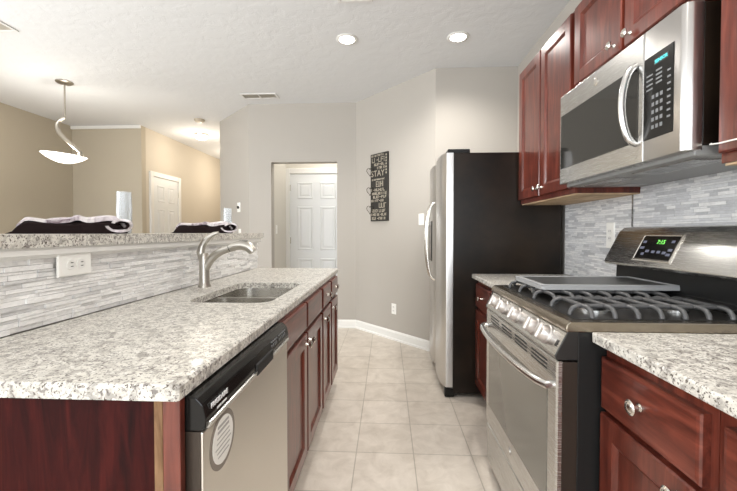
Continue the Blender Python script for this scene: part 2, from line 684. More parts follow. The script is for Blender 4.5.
def cab_door(parent, m, u0, u1, w0, w1, d=.0, th=.02, name='door', mt='cherry', fr=.058):
    return MB().rings(m, (u0, u1, w0, w1), [(0, d), (0, d + th - .004), (.004, d + th), (fr, d + th), (fr + .006, d + th - .004),
                                           (fr + .014, d + th - .010)]).build(name, M[mt], parent)


def cab_drawer(parent, m, u0, u1, w0, w1, d=.0, th=.02, name='drawer', mt='cherry_h'):
    return MB().rings(m, (u0, u1, w0, w1), [(0, d), (0, d + th - .006), (.003, d + th - .002), (.010, d + th)]).build(name, M[mt], parent)


# ------------------------------------------------------------------ island (left)
XB = -1.06      # face of the bar backsplash
FX = -.40      # face frames of the island cabinets
CT = .89        # counter top height
Y0I, Y1I = .671, 2.975
st('wall_bar', MB().box(-1.20, -1.085, .45, 2.975, 0, 1.13), M['wall_kitchen'])


def strip_wall(mb, axis_x, sgn, y0, y1, z0, z1, hs=(.009, .012, .016, .020), lmin=.04, lmax=.15, dmax=.010, hole=None):
    z = z0
    while z < z1 - .004:
        h = min(random.choice(hs), z1 - z)
        if z1 - z - h < .006: h = z1 - z
        y = y0 - random.uniform(0, .1)
        while y < y1:
            L = random.uniform(lmin, lmax)
            a, b = max(y, y0), min(y + L, y1)
            if b - a > .006:
                d = random.uniform(.002, dmax)
                x0, x1 = axis_x, axis_x + sgn * d
                mb.box(min(x0, x1), max(x0, x1), a + .0006, b - .0006, z + .0006, z + h - .0006)
            y += L
        z += h
    return mb


bs = MB().box(-1.0845, XB - .006, .45, 2.975, CT + .0005, 1.10).build('tile_backsplash', M['grout'])
tag(bs, 'white stacked stone tile backsplash between island counter and raised bar', 'backsplash')
strip_wall(MB(), XB - .008, 1, .45, 2.975, CT + .001, 1.10).build('stone_strip_facing', M['stone_left'], bs)

bar = MB().prism(rounded(-1.66, -1.028, .40, 3.05, .03), 2, 1.135, 1.1745, .006).build('bar_countertop', M['granite'])
tag(bar, 'raised speckled granite bar top above the white stone backsplash', 'countertop')
MB().prism([(-1.0845, 1.1005), (-1.050, 1.1005), (-1.046, 1.108), (-1.036, 1.113), (-1.036, 1.1345), (-1.0845, 1.1345)], 1, .45, 2.985).build('support_rail', M['trim'], bar)

# countertop with the sink opening
def counter_with_hole():
    mb = MB()
    out = [(XB + .001, Y0I), (-.394 - .005, Y0I), (-.394, Y0I + .005), (-.394, Y1I - .012), (-.406, Y1I), (XB + .001, Y1I)]
    hole = rounded(-.845, -.485, 1.485, 2.085, .07, 6)
    z0, z1, e = CT - .030, CT, .005
    bm = mb.bm
    def loop(pts, z): return [bm.verts.new((x, y, z)) for x, y in pts]
    def edges(vs):
        es = []
        for i in range(len(vs)):
            e_ = bm.edges.get((vs[i], vs[(i + 1) % len(vs)])) or bm.edges.new((vs[i], vs[(i + 1) % len(vs)]))
            es.append(e_)
        return es
    cx, cy = -.72, 1.8
    def inset(pts, s): return [(x + (s if x < cx else -s), y + (s if y < cy else -s)) for x, y in pts]
    ot, om, ob = loop(inset(out, e), z1), loop(out, z1 - e), loop(out, z0)
    ht, hb = loop(hole, z1), loop(hole, z0)
    bmesh.ops.triangle_fill(bm, edges=edges(ot) + edges(ht), use_beauty=True)
    bmesh.ops.triangle_fill(bm, edges=edges(ob) + edges(hb), use_beauty=True)
    for a, b in ((ot, om), (om, ob), (ht, hb)):
        for i in range(len(a)):
            j = (i + 1) % len(a)
            mb.face([a[i], a[j], b[j], b[i]])
    return mb


ic = counter_with_hole().build('island_countertop', M['granite'])
tag(ic, 'long speckled granite island countertop with the sink cut into it', 'countertop')

# end panel facing the camera
ep = thing('island_end_panel', 'dark cherry end panel of the island beside the dishwasher', 'panel', (-.75, .70, 0))
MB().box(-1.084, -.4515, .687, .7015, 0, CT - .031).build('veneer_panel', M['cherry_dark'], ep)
tag(MB().box(-.451, -.4335, .685, .7015, 0, CT - .031, .001).build('filler_strip', M['raw_strip'], ep), 'tan unfinished filler strip')
MB().box(-.433, -.398, .684, .7015, 0, CT - .031, .002).build('stile', M['cherry'], ep)

# dishwasher
DWX = -.363
DY0, DY1 = .7035, 1.317
dw = thing('dishwasher', 'stainless dishwasher with black control strip under the island counter', 'dishwasher', (-.7, 1.01, 0))
MB().box(-1.02, -.412, DY0, DY1, .10, .856).build('body', M['black'], dw)
MB().box(-1.0, -.46, DY0 + .01, DY1 - .01, 0.0, .099).build('toe_panel', M['black_matte'], dw)
d = MB().box(DWX - .006, DWX, DY0, DY1, .105, .784, .0025).build('door', M['steel_door'], dw)
tag(MB().box(-.4115, DWX - .0062, DY0 + .001, DY1 - .001, .11, .784).build('door_core', M['brown_dark'], d), 'dark brown edge of the door')
cp = MB().prism([(-.4115, .785), (DWX - .002, .785), (DWX + .004, .790), (DWX + .006, .812), (DWX, .838), (DWX - .014, .853), (-.4115, .857)], 1, DY0, DY1, .003).build('control_panel', M['black_gloss'], dw)
# light metal band under the strip with the dark grip pocket
band = MB().prism([(DWX + .001, .7865), (DWX + .0085, .790), (DWX + .0095, .799), (DWX + .001, .802)], 1, DY0 + .012, DY1 - .006).build('metal_band', M['steel'], cp)
MB().box(DWX, DWX + .0105, .985, 1.125, .786, .818, .003).build('grip_pocket', M['black_matte'], cp)
# lettering faces +X : text x -> +y, text y -> +z
def facing_px(x, y, z): return Matrix(((0, 0, 1, x), (1, 0, 0, y), (0, 1, 0, z), (0, 0, 0, 1)))
def facing_nx(x, y, z): return Matrix(((0, 0, -1, x), (-1, 0, 0, y), (0, 1, 0, z), (0, 0, 0, 1)))
tag(MB().text('FRIGIDAIRE', .0155, facing_px(DWX + .0058, .765, .826), .0008)
    .box(DWX + .0058, DWX + .0068, .752, .770, .809, .813).box(DWX + .0058, DWX + .0068, .773, .797, .809, .813)
    .build('lettering', M['label_white'], cp), 'white maker lettering')
kp = MB()
for k in range(9):
    y = 1.125 + k * .0165 + (.012 if k > 3 else 0)
    kp.box(DWX + .001, DWX + .0046, y, y + .009, .835, .838)
    kp.box(DWX + .001, DWX + .0046, y + .001, y + .007, .818, .828)
kp.build('button_legend', M['key'], cp)
sk = MB().lathe([(.0, 0), (.062, 0), (.062, .0012), (0, .0012)], (DWX - .0004, .790, .724), (1, 0, 0), 40).build('sticker_ring', M['sticker_ring'], dw)
MB().lathe([(0, 0), (.050, 0), (.050, .0012), (0, .0012)], (DWX + .0006, .790, .724), (1, 0, 0), 40).build('sticker_face', M['paper'], sk)
ln = MB()
for k in range(7):
    z = .756 - k * .0105
    w = math.sqrt(max(0, .044 ** 2 - (z - .724) ** 2)) * random.uniform(.7, .95)
    ln.box(DWX + .0016, DWX + .0022, .790 - w, .790 + w, z, z + (.006 if k < 2 else .0028))
ln.build('printed_line', M['ink'], sk)

# island cabinets
PX = lambda u, w, d: (FX + d, u, w)
def island_cab(name, label, y0, y1, doors, knobs_at):
    r = thing(name, label, 'cabinet', (-.75, (y0 + y1) / 2, 0), 0, None)
    c = MB()
    if 'sink' in name:
        c.box(-1.03, FX, y0 + .001, y0 + .019, .10, CT - .031).box(-1.03, FX, y1 - .019, y1 - .001, .10, CT - .031)
        c.box(-1.03, FX, y0 + .019, y1 - .019, .10, .118).box(-1.03, -1.015, y0 + .019, y1 - .019, .118, CT - .031)
        c.box(FX - .018, FX, y0 + .019, y1 - .019, .118, CT - .031)
    else:
        c.box(-1.03, FX, y0 + .001, y1 - .001, .10, CT - .031, .001)
    c.build('carcass', M['cherry'], r)
    MB().box(-1.02, -.47, y0 + .001, y1 - .001, 0, .0995).build('toe_kick', M['toe'], r)
    for (a, b), ku, dk in doors:
        dr = cab_drawer(r, PX, a, b, .722, .845)
        if dk: knob(dr, PX, (a + b) / 2, .785, .02)
        do = cab_door(r, PX, a, b, .118, .700)
        knob(do, PX, ku, .655, .02)
    return r


island_cab('sink_cabinet', 'cherry sink base cabinet with two doors beside the dishwasher', 1.320, 2.162,
           [((1.345, 1.732), 1.705, False), ((1.752, 2.142), 1.779, False)], None)
island_cab('narrow_cabinet', 'narrow cherry island cabinet next to the sink cabinet', 2.164, 2.502, [((2.184, 2.482), 2.214, True)], None)
island_cab('narrow_cabinet', 'last narrow cherry cabinet at the far end of the island', 2.504, 2.85, [((2.524, 2.83), 2.554, True)], None)

# sink
sk = thing('sink', 'double bowl stainless undermount sink in the island counter', 'sink', (-.665, 1.785, CT - .24))
def bowl(y0, y1):
    mb = MB()
    prof = [(0.0, CT - .0305, .075), (.002, CT - .10, .075), (.012, CT - .20, .07), (.05, CT - .215, .05)]
    loops = []
    for ins, z, r in prof:
        loops.append([mb.bm.verts.new((x, y, z)) for x, y in rounded(-.852 + ins, -.478 - ins, y0 + ins, y1 - ins, r, 6)])
    for ins, z, r in reversed(prof):
        loops.append([mb.bm.verts.new((x, y, z - .003 if ins > .003 else z)) for x, y in rounded(-.855 + ins, -.475 - ins, y0 + ins - .003, y1 - ins + .003, r, 6)])
    for a, b in zip(loops, loops[1:]):
        for i in range(len(a)):
            j = (i + 1) % len(a)
            mb.face([a[i], a[j], b[j], b[i]])
    for i in range(len(loops[0])):
        j = (i + 1) % len(loops[0])
        mb.face([loops[0][i], loops[0][j], loops[-1][j], loops[-1][i]])
    mb.face(loops[3])
    mb.face(loops[4][::-1])
    return mb
for a, b in ((1.478, 1.768), (1.784, 2.092)):
    o = bowl(a, b).build('sink_bowl', M['sink'], sk, smooth=50)
    MB().lathe([(.042, 0), (.042, .003), (.03, .004), (.026, .001), (0, .001)], (-.665, (a + b) / 2, CT - .2149), (0, 0, 1), 24).build('drain', M['chrome'], o, smooth=40)
MB().box(-.84, -.49, 1.768, 1.784, CT - .034, CT - .0315, .001).build('divider', M['sink'], sk)

# faucet
fa = thing('faucet', 'satin nickel pull-out kitchen faucet behind the sink', 'faucet', (-.975, 1.92, CT))
MB().lathe([(.033, 0), (.033, .006), (.029, .012), (.0265, .03), (.0255, .10), (.026, .14), (.024, .165), (.019, .18), (0, .182)], (-.975, 1.92, CT), (0, 0, 1), 28).build('body', M['faucet'], fa, smooth=40)
MB().tube([(-.985, 1.92, 1.04), (-.994, 1.92, 1.075), (-.987, 1.92, 1.105), (-.972, 1.92, 1.132), (-.950, 1.92, 1.154), (-.922, 1.92, 1.171), (-.895, 1.92, 1.179)],
          [.021, .0205, .019, .017, .015, .012, .007], 14, True, .9).build('lever_handle', M['faucet'], fa, smooth=50)
sp = MB().tube([(-.972, 1.92, .985), (-.958, 1.92, 1.012), (-.938, 1.92, 1.038), (-.912, 1.92, 1.062), (-.88, 1.92, 1.081), (-.848, 1.92, 1.093), (-.838, 1.92, 1.096)],
               [.024, .023, .022, .021, .021, .021, .021], 16).build('spout', M['faucet'], fa, smooth=50)
MB().tube([(-.838, 1.92, 1.096), (-.834, 1.92, 1.097)], .0195, 16).build('joint_ring', M['charcoal'], sp)
hd = MB().tube([(-.834, 1.92, 1.0975), (-.80, 1.92, 1.109), (-.77, 1.92, 1.113), (-.742, 1.92, 1.108), (-.722, 1.92, 1.095), (-.708, 1.92, 1.078)],
               [.021, .0235, .026, .027, .027, .023], 18).build('spray_head', M['faucet'], fa, smooth=50)
MB().prism(rounded(-.782, -.738, 1.911, 1.929, .008, 4), 2, 1.132, 1.1375, .001).build('spray_button', M['black_gloss'], hd)

tag(MB().lathe([(0, 0), (.0125, 0), (.0125, .004), (.010, .007), (0, .0075)], (-.418, .79, CT + .0003), (0, 0, 1), 24).build('white_cap', M['cap_white'], None, smooth=40),
    'small white round cap lying on the granite above the dishwasher', 'cap')

# outlet on the bar backsplash (laid sideways)
def outlet(name, label, loc, rz, w=.07, h=.115, horizontal=False, cat='outlet', kind='outlet', t0=.0):
    """local frame: x to the right along the wall, -y out of the wall, z up"""
    r = thing(name, label, cat, loc, rz)
    if horizontal: w, h = h, w
    f = lambda u, w_, d: (u, -d, w_)
    p = MB().rings(f, (-w / 2, w / 2, -h / 2, h / 2), [(0, t0), (0, t0 + .003), (.004, t0 + .006)]).build('cover_plate', M['white'], r, world=False)
    if kind == 'outlet':
        for s in (-1, 1):
            c = (s * .020, 0) if horizontal else (0, s * .020)
            MB().lathe([(0, 0), (.0165, 0), (.0165, .002), (0, .002)], (c[0], -t0 - .006, c[1]), (0, -1, 0), 20).build('receptacle', M['trim'], p, world=False)
            sl = MB()
            for q in (-1, 1):
                du, dw_ = ((.003, q * .006) if horizontal else (q * .006, .003))
                a, b = (.005, .0013) if horizontal else (.0013, .005)
                sl.box(c[0] + du - a, c[0] + du + a, -t0 - .0085, -t0 - .0079, c[1] + dw_ - b, c[1] + dw_ + b)
            sl.build('slot', M['dark_slot'], p, world=False)
    elif kind == 'switch':
        MB().rings(f, (-.005, .005, -.012, .012), [(0, t0 + .006), (.001, t0 + .013)]).build('toggle', M['white'], p, world=False)
    return r


outlet('wall_outlet', 'white double outlet set sideways in the white stone backsplash', (-1.0505, 1.186, 1.074), PI / 2, horizontal=True, w=.078, h=.134, t0=.0)

# ------------------------------------------------------------------ cloth bundles and tumblers on the bar
def bundle(label, loc, rz, L, H, group=None):
    r = thing('folded_cloth', label, 'cloth', loc, rz)
    W2 = .13
    random.seed(int(L * 1000))
    ph = random.uniform(0, 6)
    # dark folded body: local x along the length (0..L), y across, z up
    def top(s, q):
        x = -L / 2 + s * L * .80 + .03
        edge = min(1, min(s, 1 - s) / .10) ** .7
        y = (q - .5) * 2 * W2
        ed2 = min(1, min(q, 1 - q) / .12) ** .5
        return (x + (.5 - s) * 0, y, H * .10 + H * .58 * edge * (.7 + .3 * ed2) + .004 * math.sin(9 * s + ph + 5 * q))
    MB().grid(24, 12, top, lambda s, q: (-L / 2 + s * L * .80 + .03 - (.02 if s < .02 else 0), (q - .5) * 2 * W2, .0006)).build('dark_body', M['cloth_dark'], r, world=False, smooth=60)
    def wtop(s, q):
        x, y, z = top(.03 + s * .97, .03 + .94 * q)
        k = math.exp(-((s - .52) / .05) ** 2)
        return (x, y * 1.01 + .003, z + .006 + k * .012 * math.sin(PI * q * 3 + 1) + .003 * math.sin(17 * s + 3 * q) + .018 * s)
    MB().grid(30, 10, wtop, lambda s, q: (lambda p: (p[0], p[1], p[2] - .008 - .012 * s))(wtop(s, q))).build('pale_lining', M['cloth_white'], r, world=False, smooth=60)
    # rolled end, the roll seen end-on
    cx, cz = L / 2 - .085, H * .5
    def spiral(r0, r1, a0, a1, n=36):
        return [(cx + 1.45 * (r0 + (r1 - r0) * k / n) * math.cos(a0 + (a1 - a0) * k / n), cz + .96 * (r0 + (r1 - r0) * k / n) * math.sin(a0 + (a1 - a0) * k / n)) for k in range(n + 1)]
    R = H * .5
    def strip(pts, th):
        mb = MB()
        inner = []
        for i, (x, z) in enumerate(pts):
            dx, dz = cx - x, cz - z
            l = math.hypot(dx, dz) or 1
            inner.append((x + dx / l * th, z + dz / l * th))
        loop = pts + inner[::-1]
        nn = len(pts)
        A, B, C, D = [], [], [], []
        for i in range(nn):
            wob = .010 * math.sin(i * .5)
            A.append(mb.bm.verts.new((pts[i][0], -W2 - .012 + wob, max(.001, pts[i][1]))))
            B.append(mb.bm.verts.new((inner[i][0], -W2 - .012 + wob, max(.001, inner[i][1]))))
            C.append(mb.bm.verts.new((pts[i][0], W2 + wob, max(.001, pts[i][1]))))
            D.append(mb.bm.verts.new((inner[i][0], W2 + wob, max(.001, inner[i][1]))))
        for i in range(nn - 1):
            mb.face([A[i], A[i + 1], C[i + 1], C[i]])
            mb.face([B[i], D[i], D[i + 1], B[i + 1]])
            mb.face([A[i], B[i], B[i + 1], A[i + 1]])
            mb.face([C[i], C[i + 1], D[i + 1], D[i]])
        mb.face([A[0], C[0], D[0], B[0]])
        mb.face([A[-1], B[-1], D[-1], C[-1]])
        return mb
    strip(spiral(R, R * .62, -PI * .95, PI * .9), .012).build('rolled_edge', M['cloth_white'], r, world=False, smooth=60)
    strip(spiral(R * .74, R * .15, -PI * .8, PI * 1.6), .009).build('inner_fold', M['cloth_dark'], r, world=False, smooth=60)
    return r


BT = 1.1748
bundle('dark brown folded cloth with pale rolled end on the bar, nearer the camera', (-1.32, 1.52, BT), math.radians(40), .45, .076)
bundle('dark brown folded cloth with pale rolled end on the bar behind the faucet', (-1.36, 2.72, BT), math.radians(26), .49, .092)


def tumbler(label, loc, h):
    o = thing('drinking_glass', label, 'glass', loc)
    n = 24
    prof = [(.024, 0), (.030, .004), (.033, h * .25), (.0335, h * .6), (.031, h), (.029, h), (.031, h * .6), (.030, h * .25), (.022, .012), (0, .012)]
    mb = MB().lathe([(0, 0)] + prof, (0, 0, 0), (0, 0, 1), 24)
    for v in mb.bm.verts:
        a = math.atan2(v.co.y, v.co.x)
        k = 1 + .05 * math.cos(8 * a) * (1 if v.co.z > .015 else 0)
        v.co.x *= k
        v.co.y *= k
    mb.build('ribbed_bowl', M['glass'], o, world=False, smooth=60)
    return o


tumbler('clear ribbed tumbler behind the rolled end of the nearer folded cloth', (-1.34, 1.82, BT), .212)
tumbler('clear ribbed tumbler behind the folded cloth next to the faucet', (-1.315, 2.985, BT), .205)

# ------------------------------------------------------------------ right side: base cabinets, counters
NX = lambda u, w, d: (.640 - d, u, w)
bc = thing('base_cabinet', 'cherry base cabinet with one drawer and door right of the range', 'cabinet', (.95, .93, 0))
MB().box(.640, 1.245, .735, 1.100, .10, CT - .031, .001).build('carcass', M['cherry'], bc)
MB().box(.72, 1.24, .735, 1.098, 0, .0995).build('toe_kick', M['toe'], bc)
dr = cab_drawer(bc, NX, .752, 1.093, .674, .822, 0, .022)
knob(dr, NX, .923, .752, .022, s=1.2)
do = cab_door(bc, NX, .752, 1.093, .115, .660, 0, .022)
knob(do, NX, .800, .622, .022, s=1.2)
bc2 = thing('base_cabinet', 'cherry base cabinet at the right edge of the picture', 'cabinet', (.95, .45, 0))
MB().box(.640, 1.245, .18, .733, .10, CT - .031, .001).build('carcass', M['cherry'], bc2)
MB().box(.72, 1.24, .18, .733, 0, .0995).build('toe_kick', M['toe'], bc2)
dr = cab_drawer(bc2, NX, .20, .705, .664, .822, 0, .022)
knob(dr, NX, .45, .743, .022, s=1.1)
do = cab_door(bc2, NX, .20, .705, .115, .645, 0, .022)
knob(do, NX, .24, .600, .022, s=1.1)
tag(MB().prism([(XR - .012, .15), (.597, .15), (.597, 1.101), (XR - .012, 1.101)], 2, CT - .03, CT, .004).build('countertop', M['granite']),
    'speckled granite countertop right of the range, in front', 'countertop')

sc = thing('base_cabinet', 'cherry base cabinet between the range and the refrigerator', 'cabinet', (.95, 2.25, 0))
NX2 = lambda u, w, d: (.64 - d, u, w)
MB().box(.64, 1.245, 1.878, 2.622, .10, CT - .031, .001).build('carcass', M['cherry'], sc)
MB().box(.70, 1.24, 1.878, 2.622, 0, .0995).build('toe_kick', M['cherry'], sc)
for a, b, ku in ((1.89, 2.243, 2.215), (2.257, 2.61, 2.30)):
    dr = cab_drawer(sc, NX2, a, b, .664, .822)
    knob(dr, NX2, (a + b) / 2, .745, .02)
    do = cab_door(sc, NX2, a, b, .115, .645)
    knob(do, NX2, ku, .60, .02)
tag(MB().prism([(XR - .012, 1.874), (.597, 1.874), (.597, 2.624), (XR - .012, 2.624)], 2, CT - .03, CT, .005).build('countertop', M['granite']),
    'short speckled granite countertop between the range and the refrigerator', 'countertop')

# right backsplash
rb = MB().box(XR - .006, XR - .0005, .15, 2.64, CT + .001, 1.371).box(XR - .006, XR - .0005, 1.10, 1.878, 1.3711, 1.415).build('tile_backsplash', M['grout'])
tag(rb, 'grey stacked stone tile backsplash behind the range', 'backsplash')
mb = MB()
strip_wall(mb, XR - .006, -1, 1.935, 2.64, CT + .001, 1.371, (.008, .011, .014), .035, .13, .004)
strip_wall(mb, XR - .006, -1, .15, 1.925, CT + .001, 1.371, (.008, .011, .014), .035, .13, .004)
strip_wall(mb, XR - .006, -1, 1.10, 1.878, 1.3711, 1.415, (.008, .011, .014), .035, .13, .004)
mb.build('stone_strip_facing', M['stone_right'], rb)
MB().box(XR - .012, XR - .006, 1.9255, 1.9345, CT + .001, 1.371).build('metal_edging', M['steel'], rb)

# ------------------------------------------------------------------ range
RY0, RY1 = 1.104, 1.868
RC = (RY0 + RY1) / 2
rg = thing('gas_range', 'stainless gas range with five knobs between two granite counters', 'stove', (.87, RC, 0))
MB().box(.560, 1.19, RY0, RY1, .04, .887, .002).build('body', M['charcoal'], rg)
MB().box(.57, 1.17, RY0 + .03, RY1 - .03, 0, .0395).build('plinth', M['black_matte'], rg)
DF = .50
# oven door
NR = lambda u, w, d: (.546 - d, u, w)
od = MB().rings(NR, (RY0, RY1, .236, .800), [(0, .030), (0, .041), (.005, .046)]).build('oven_door', M['steel'], rg)
tag(MB().box(.5165, .5595, RY0 + .001, RY1 - .001, .238, .798).build('door_core', M['brown_dark'], od), 'dark brown edge of the oven door')
MB().rings(NR, (1.165, 1.822, .335, .695), [(0, .0455), (.0, .0475), (.004, .0478)]).build('window', M['oven_glass'], od)
vb = MB()
for k in range(4):
    for j in range(3):
        y = 1.17 + k * .165
        vb.box(DF - .0006, DF + .002, y, y + .125, .752 + j * .013, .7585 + j * .013, .0005)
vb.build('vent_slot', M['dark_slot'], od)
hp = []
for k in range(25):
    s = k / 24
    hp.append((DF - .02 - .040 * math.sin(PI * s) ** .55, 1.125 + s * .722, .722))
hp = [(DF + .001, 1.130, .722)] + hp + [(DF + .001, 1.842, .722)]
MB().tube(hp, .0125, 12, True, 1.0).build('handle', M['chrome'], od, smooth=50)
MB().lathe([(0, 0), (.015, 0), (.015, .002), (.012, .003), (0, .003)], (DF, 1.519, .285), (-1, 0, 0), 24).build('badge', M['chrome'], od)
# drawer
MB().rings(NR, (RY0, RY1, .045, .226), [(0, -.0135), (0, .036), (.005, .042)]).build('storage_drawer', M['steel'], rg)
# knob panel
cpn = MB().prism([(.560, .805), (.500, .805), (.496, .815), (.530, .882), (.536, .886), (.560, .886)], 1, RY0 + .006, RY1 - .006, .002).build('control_panel', M['steel'], rg)
for y0, y1 in ((RY0, RY0 + .0055), (RY1 - .0055, RY1)):
    MB().prism([(.560, .804), (.499, .804), (.494, .815), (.531, .888), (.560, .888)], 1, y0, y1, .0015).build('end_cap', M['black'], cpn)
ax = Vector((-.078, 0, .025)).normalized()
ax = Vector((-.897, 0, .442))
for y in (1.74, 1.63, 1.477, 1.305, 1.205):
    c = Vector((.5145, y, .853))
    kb = MB().lathe([(.031, -.004), (.031, .004), (.027, .007), (.0255, .026), (.023, .030), (0, .030)], c, ax, 28)
    # grip bar across the knob
    tip = c + ax * .030
    up = Vector((.442, 0, .897))
    kb.tube([tip - up * .022, tip + up * .022], .0065, 10, True, 1.0)
    kb.build('knob', M['range_knob'], cpn, smooth=40)
MB().prism([(.506, .838), (.5155, .857), (.520, .855), (.510, .836)], 1, 1.125, 1.137).build('rating_mark', M['black'], cpn)
# cooktop
ck = MB().prism([(.527, .8875), (.524, .896), (.527, .910), (.538, .918), (1.10, .918), (1.10, .8875)], 1, RY0 - .002, RY1 + .002, .003).build('cooktop', M['brown_steel'], rg)
MB().prism(rounded(.566, 1.085, RY0 + .03, RY1 - .03, .02), 2, .9182, .9195).build('enamel_tray', M['black'], ck)


def grate(y0, y1, nb):
    mb = MB()
    zt, zb = .947, .9198
    r = .0072
    x0, x1 = .582, 1.07
    # long bars from front to back, ends turned down
    for y in (y0 + .055, y1 - .055) if y1 - y0 > .2 else ((y0 + y1) / 2,):
        mb.tube([(x0, y, zb), (x0 + .002, y, zt - .016), (x0 + .010, y, zt - .005), (x0 + .025, y, zt), (x1 - .025, y, zt), (x1 - .010, y, zt - .005), (x1 - .002, y, zt - .016), (x1, y, zb)], r, 8)
    for k in range(nb):
        x = x0 + .04 + (x1 - x0 - .08) * k / (nb - 1)
        zz = zt + (.001 if k % 2 else .0)
        mb.tube([(x, y0, zb), (x, y0 + .002, zt - .016), (x, y0 + .010, zt - .005), (x, y0 + .025, zz), (x, y1 - .025, zz), (x, y1 - .010, zt - .005), (x, y1 - .002, zt - .016), (x, y1, zb)], r, 8)
    return mb


for y0, y1 in ((1.145, 1.385), (1.392, 1.58), (1.588, 1.828)):
    grate(y0, y1, 7).build('grate', M['cast_iron'], rg, smooth=60)
for x, y, s in ((.69, 1.265, 1.1), (.95, 1.265, .85), (.82, 1.486, 1.0), (.69, 1.71, 1.0), (.95, 1.71, .9)):
    b_ = MB().lathe([(.046 * s, 0), (.046 * s, .008), (.038 * s, .011), (.0, .011)], (x, y, .9196), (0, 0, 1), 28).build('burner', M['steel'], rg, smooth=40)
    MB().lathe([(.036 * s, 0), (.036 * s, .006), (.032 * s, .008), (0, .008)], (x, y, .9307), (0, 0, 1), 28).build('burner_cap', M['charcoal'], b_, smooth=40)
# backguard
bg = MB().prism([(1.101, .8875), (1.235, .8875), (1.235, 1.0295), (1.125, 1.0295), (1.125, .945), (1.101, .935)], 1, RY0 + .004, RY1 - .004, .002).build('backguard', M['charcoal'], rg)
cs = MB().prism([(1.072, 1.030), (1.066, 1.042), (1.138, 1.184), (1.160, 1.203), (1.195, 1.208), (1.235, 1.208), (1.235, 1.030)], 1, RY0, RY1, .004).build('console', M['steel'], rg, smooth=35)
sl0, sl1 = Vector((1.066, 1.042)), Vector((1.138, 1.184))
sd = (sl1 - sl0).normalized()
sn = Vector((-sd.y, sd.x))
def SL(u, s, d):
    p = sl0 + sd * s + sn * d
    return (p.x, u, p.y)
MB().rings(SL, (1.455, 1.675, .020, .147), [(0, -.002), (0, .0035), (.004, .005), (.008, .005), (.010, .003)]).build('display_rim', M['nickel'], cs)
dp = MB().rings(SL, (1.466, 1.664, .031, .136), [(0, .002), (0, .0036), (.002, .0039)]).build('display_panel', M['black_gloss'], cs)
def slope_tx(u, s, d):
    p = Vector(SL(u, s, d))
    return Matrix(((0, sd.x, sn.x, p.x), (-1, 0, 0, p.y), (0, sd.y, sn.y, p.z), (0, 0, 0, 1)))
MB().text('7:15', .026, slope_tx(1.552, .108, .0045), .0004).build('clock_digits', M['led_green'], cs)
km = mat('blue_grey_keys', (.16, .17, .24), .4)
for u, s, w_ in ((1.645, .108, .02), (1.645, .080, .026), (1.605, .066, .022), (1.57, .064, .02), (1.54, .064, .02), (1.51, .062, .02), (1.485, .075, .022), (1.485, .055, .022), (1.49, .112, .018), (1.625, .052, .018)):
    MB().rings(SL, (u - w_ / 2, u + w_ / 2, s - .006, s + .006), [(0, .0035), (.001, .0046)]).build('touch_key', km, cs)

# griddle
gd = thing('griddle_plate', 'long grey griddle plate lying across the cooktop grates', 'griddle', (.87, 1.62, .956))
MB().prism(rounded(.605, 1.135, 1.47, 1.775, .012), 2, .9558, .971, .004).build('plate', M['griddle'], gd)
mb = MB()
mb.box(.607, 1.133, 1.472, 1.484, .9712, .976, .002)
mb.box(.607, 1.133, 1.761, 1.773, .9712, .976, .002)
mb.box(.607, .625, 1.484, 1.761, .9712, .976, .002)
mb.box(1.115, 1.133, 1.484, 1.761, .9712, .976, .002)
mb.build('raised_rim', M['griddle'], gd)
MB().box(.626, 1.114, 1.485, 1.760, .9712, .973).build('cooking_surface', M['griddle_face'], gd)

# outlet behind the range
outlet('wall_outlet', 'white outlet plate in the grey tile left of the range console', (XR - .0085, 2.11, 1.165), -PI / 2, kind='outlet', w=.075, h=.14)

# ------------------------------------------------------------------ microwave
MF = .852
mw = thing('microwave_oven', 'stainless over-the-range microwave with black keypad', 'microwave', (1.05, 1.49, 1.415))
MB().box(.902, 1.244, 1.108, 1.872, 1.432, 1.838, .002).build('body', M['fridge_side'], mw)
def front(y0, y1, rn):
    pts = [(.901, y0), (MF + rn, y0), (MF + rn * .3, y0 + rn * .3), (MF, y0 + rn), (MF, y1 - .003), (MF + .003, y1), (.901, y1)]
    return MB().prism(pts, 2, 1.416, 1.840, .002)
md = front(1.281, 1.874, .003).build('door', M['steel'], mw)
NM = lambda u, w, d: (MF - d, u, w)
MB().rings(NM, (1.305, 1.862, 1.488, 1.745), [(0, -.002), (0, .0012), (.003, .0015)]).build('window', M['mw_glass'], md)
hpz = []
for k in range(21):
    s = k / 20
    hpz.append((MF - .012 - .034 * math.sin(PI * s) ** .6, 1.318, 1.492 + s * .250))
MB().tube([(MF + .002, 1.318, 1.486)] + hpz + [(MF + .002, 1.318, 1.748)], .013, 12, True, .75).build('handle', M['chrome'], md, smooth=50)
MB().lathe([(0, 0), (.015, 0), (.015, .002), (.011, .003), (0, .003)], (MF, 1.565, 1.795), (-1, 0, 0), 24).build('badge', M['nickel'], md)
cpm = front(1.106, 1.279, .02).build('control_side', M['steel_plain'], mw, smooth=50)
kpn = MB().rings(NM, (1.150, 1.276, 1.482, 1.748), [(0, -.002), (0, .0014), (.002, .0017)]).build('keypad', M['black_gloss'], cpm)
MB().rings(NM, (1.170, 1.230, 1.712, 1.730), [(0, .001), (0, .0022)]).build('display', M['black'], cpm)
MB().text('SENSOR', .015, facing_nx(MF - .0027, 1.200, 1.721), .0004).build('display_text', M['led_teal'], cpm)
lg = MB()
for k in range(5):
    for j in range(3):
        lg.rings(NM, (1.192 + j * .018, 1.203 + j * .018, 1.512 + k * .024, 1.524 + k * .024), [(0, .001), (0, .0021)])
for k in range(8):
    lg.rings(NM, (1.160, 1.174, 1.530 + k * .020, 1.536 + k * .020), [(0, .001), (0, .0021)])
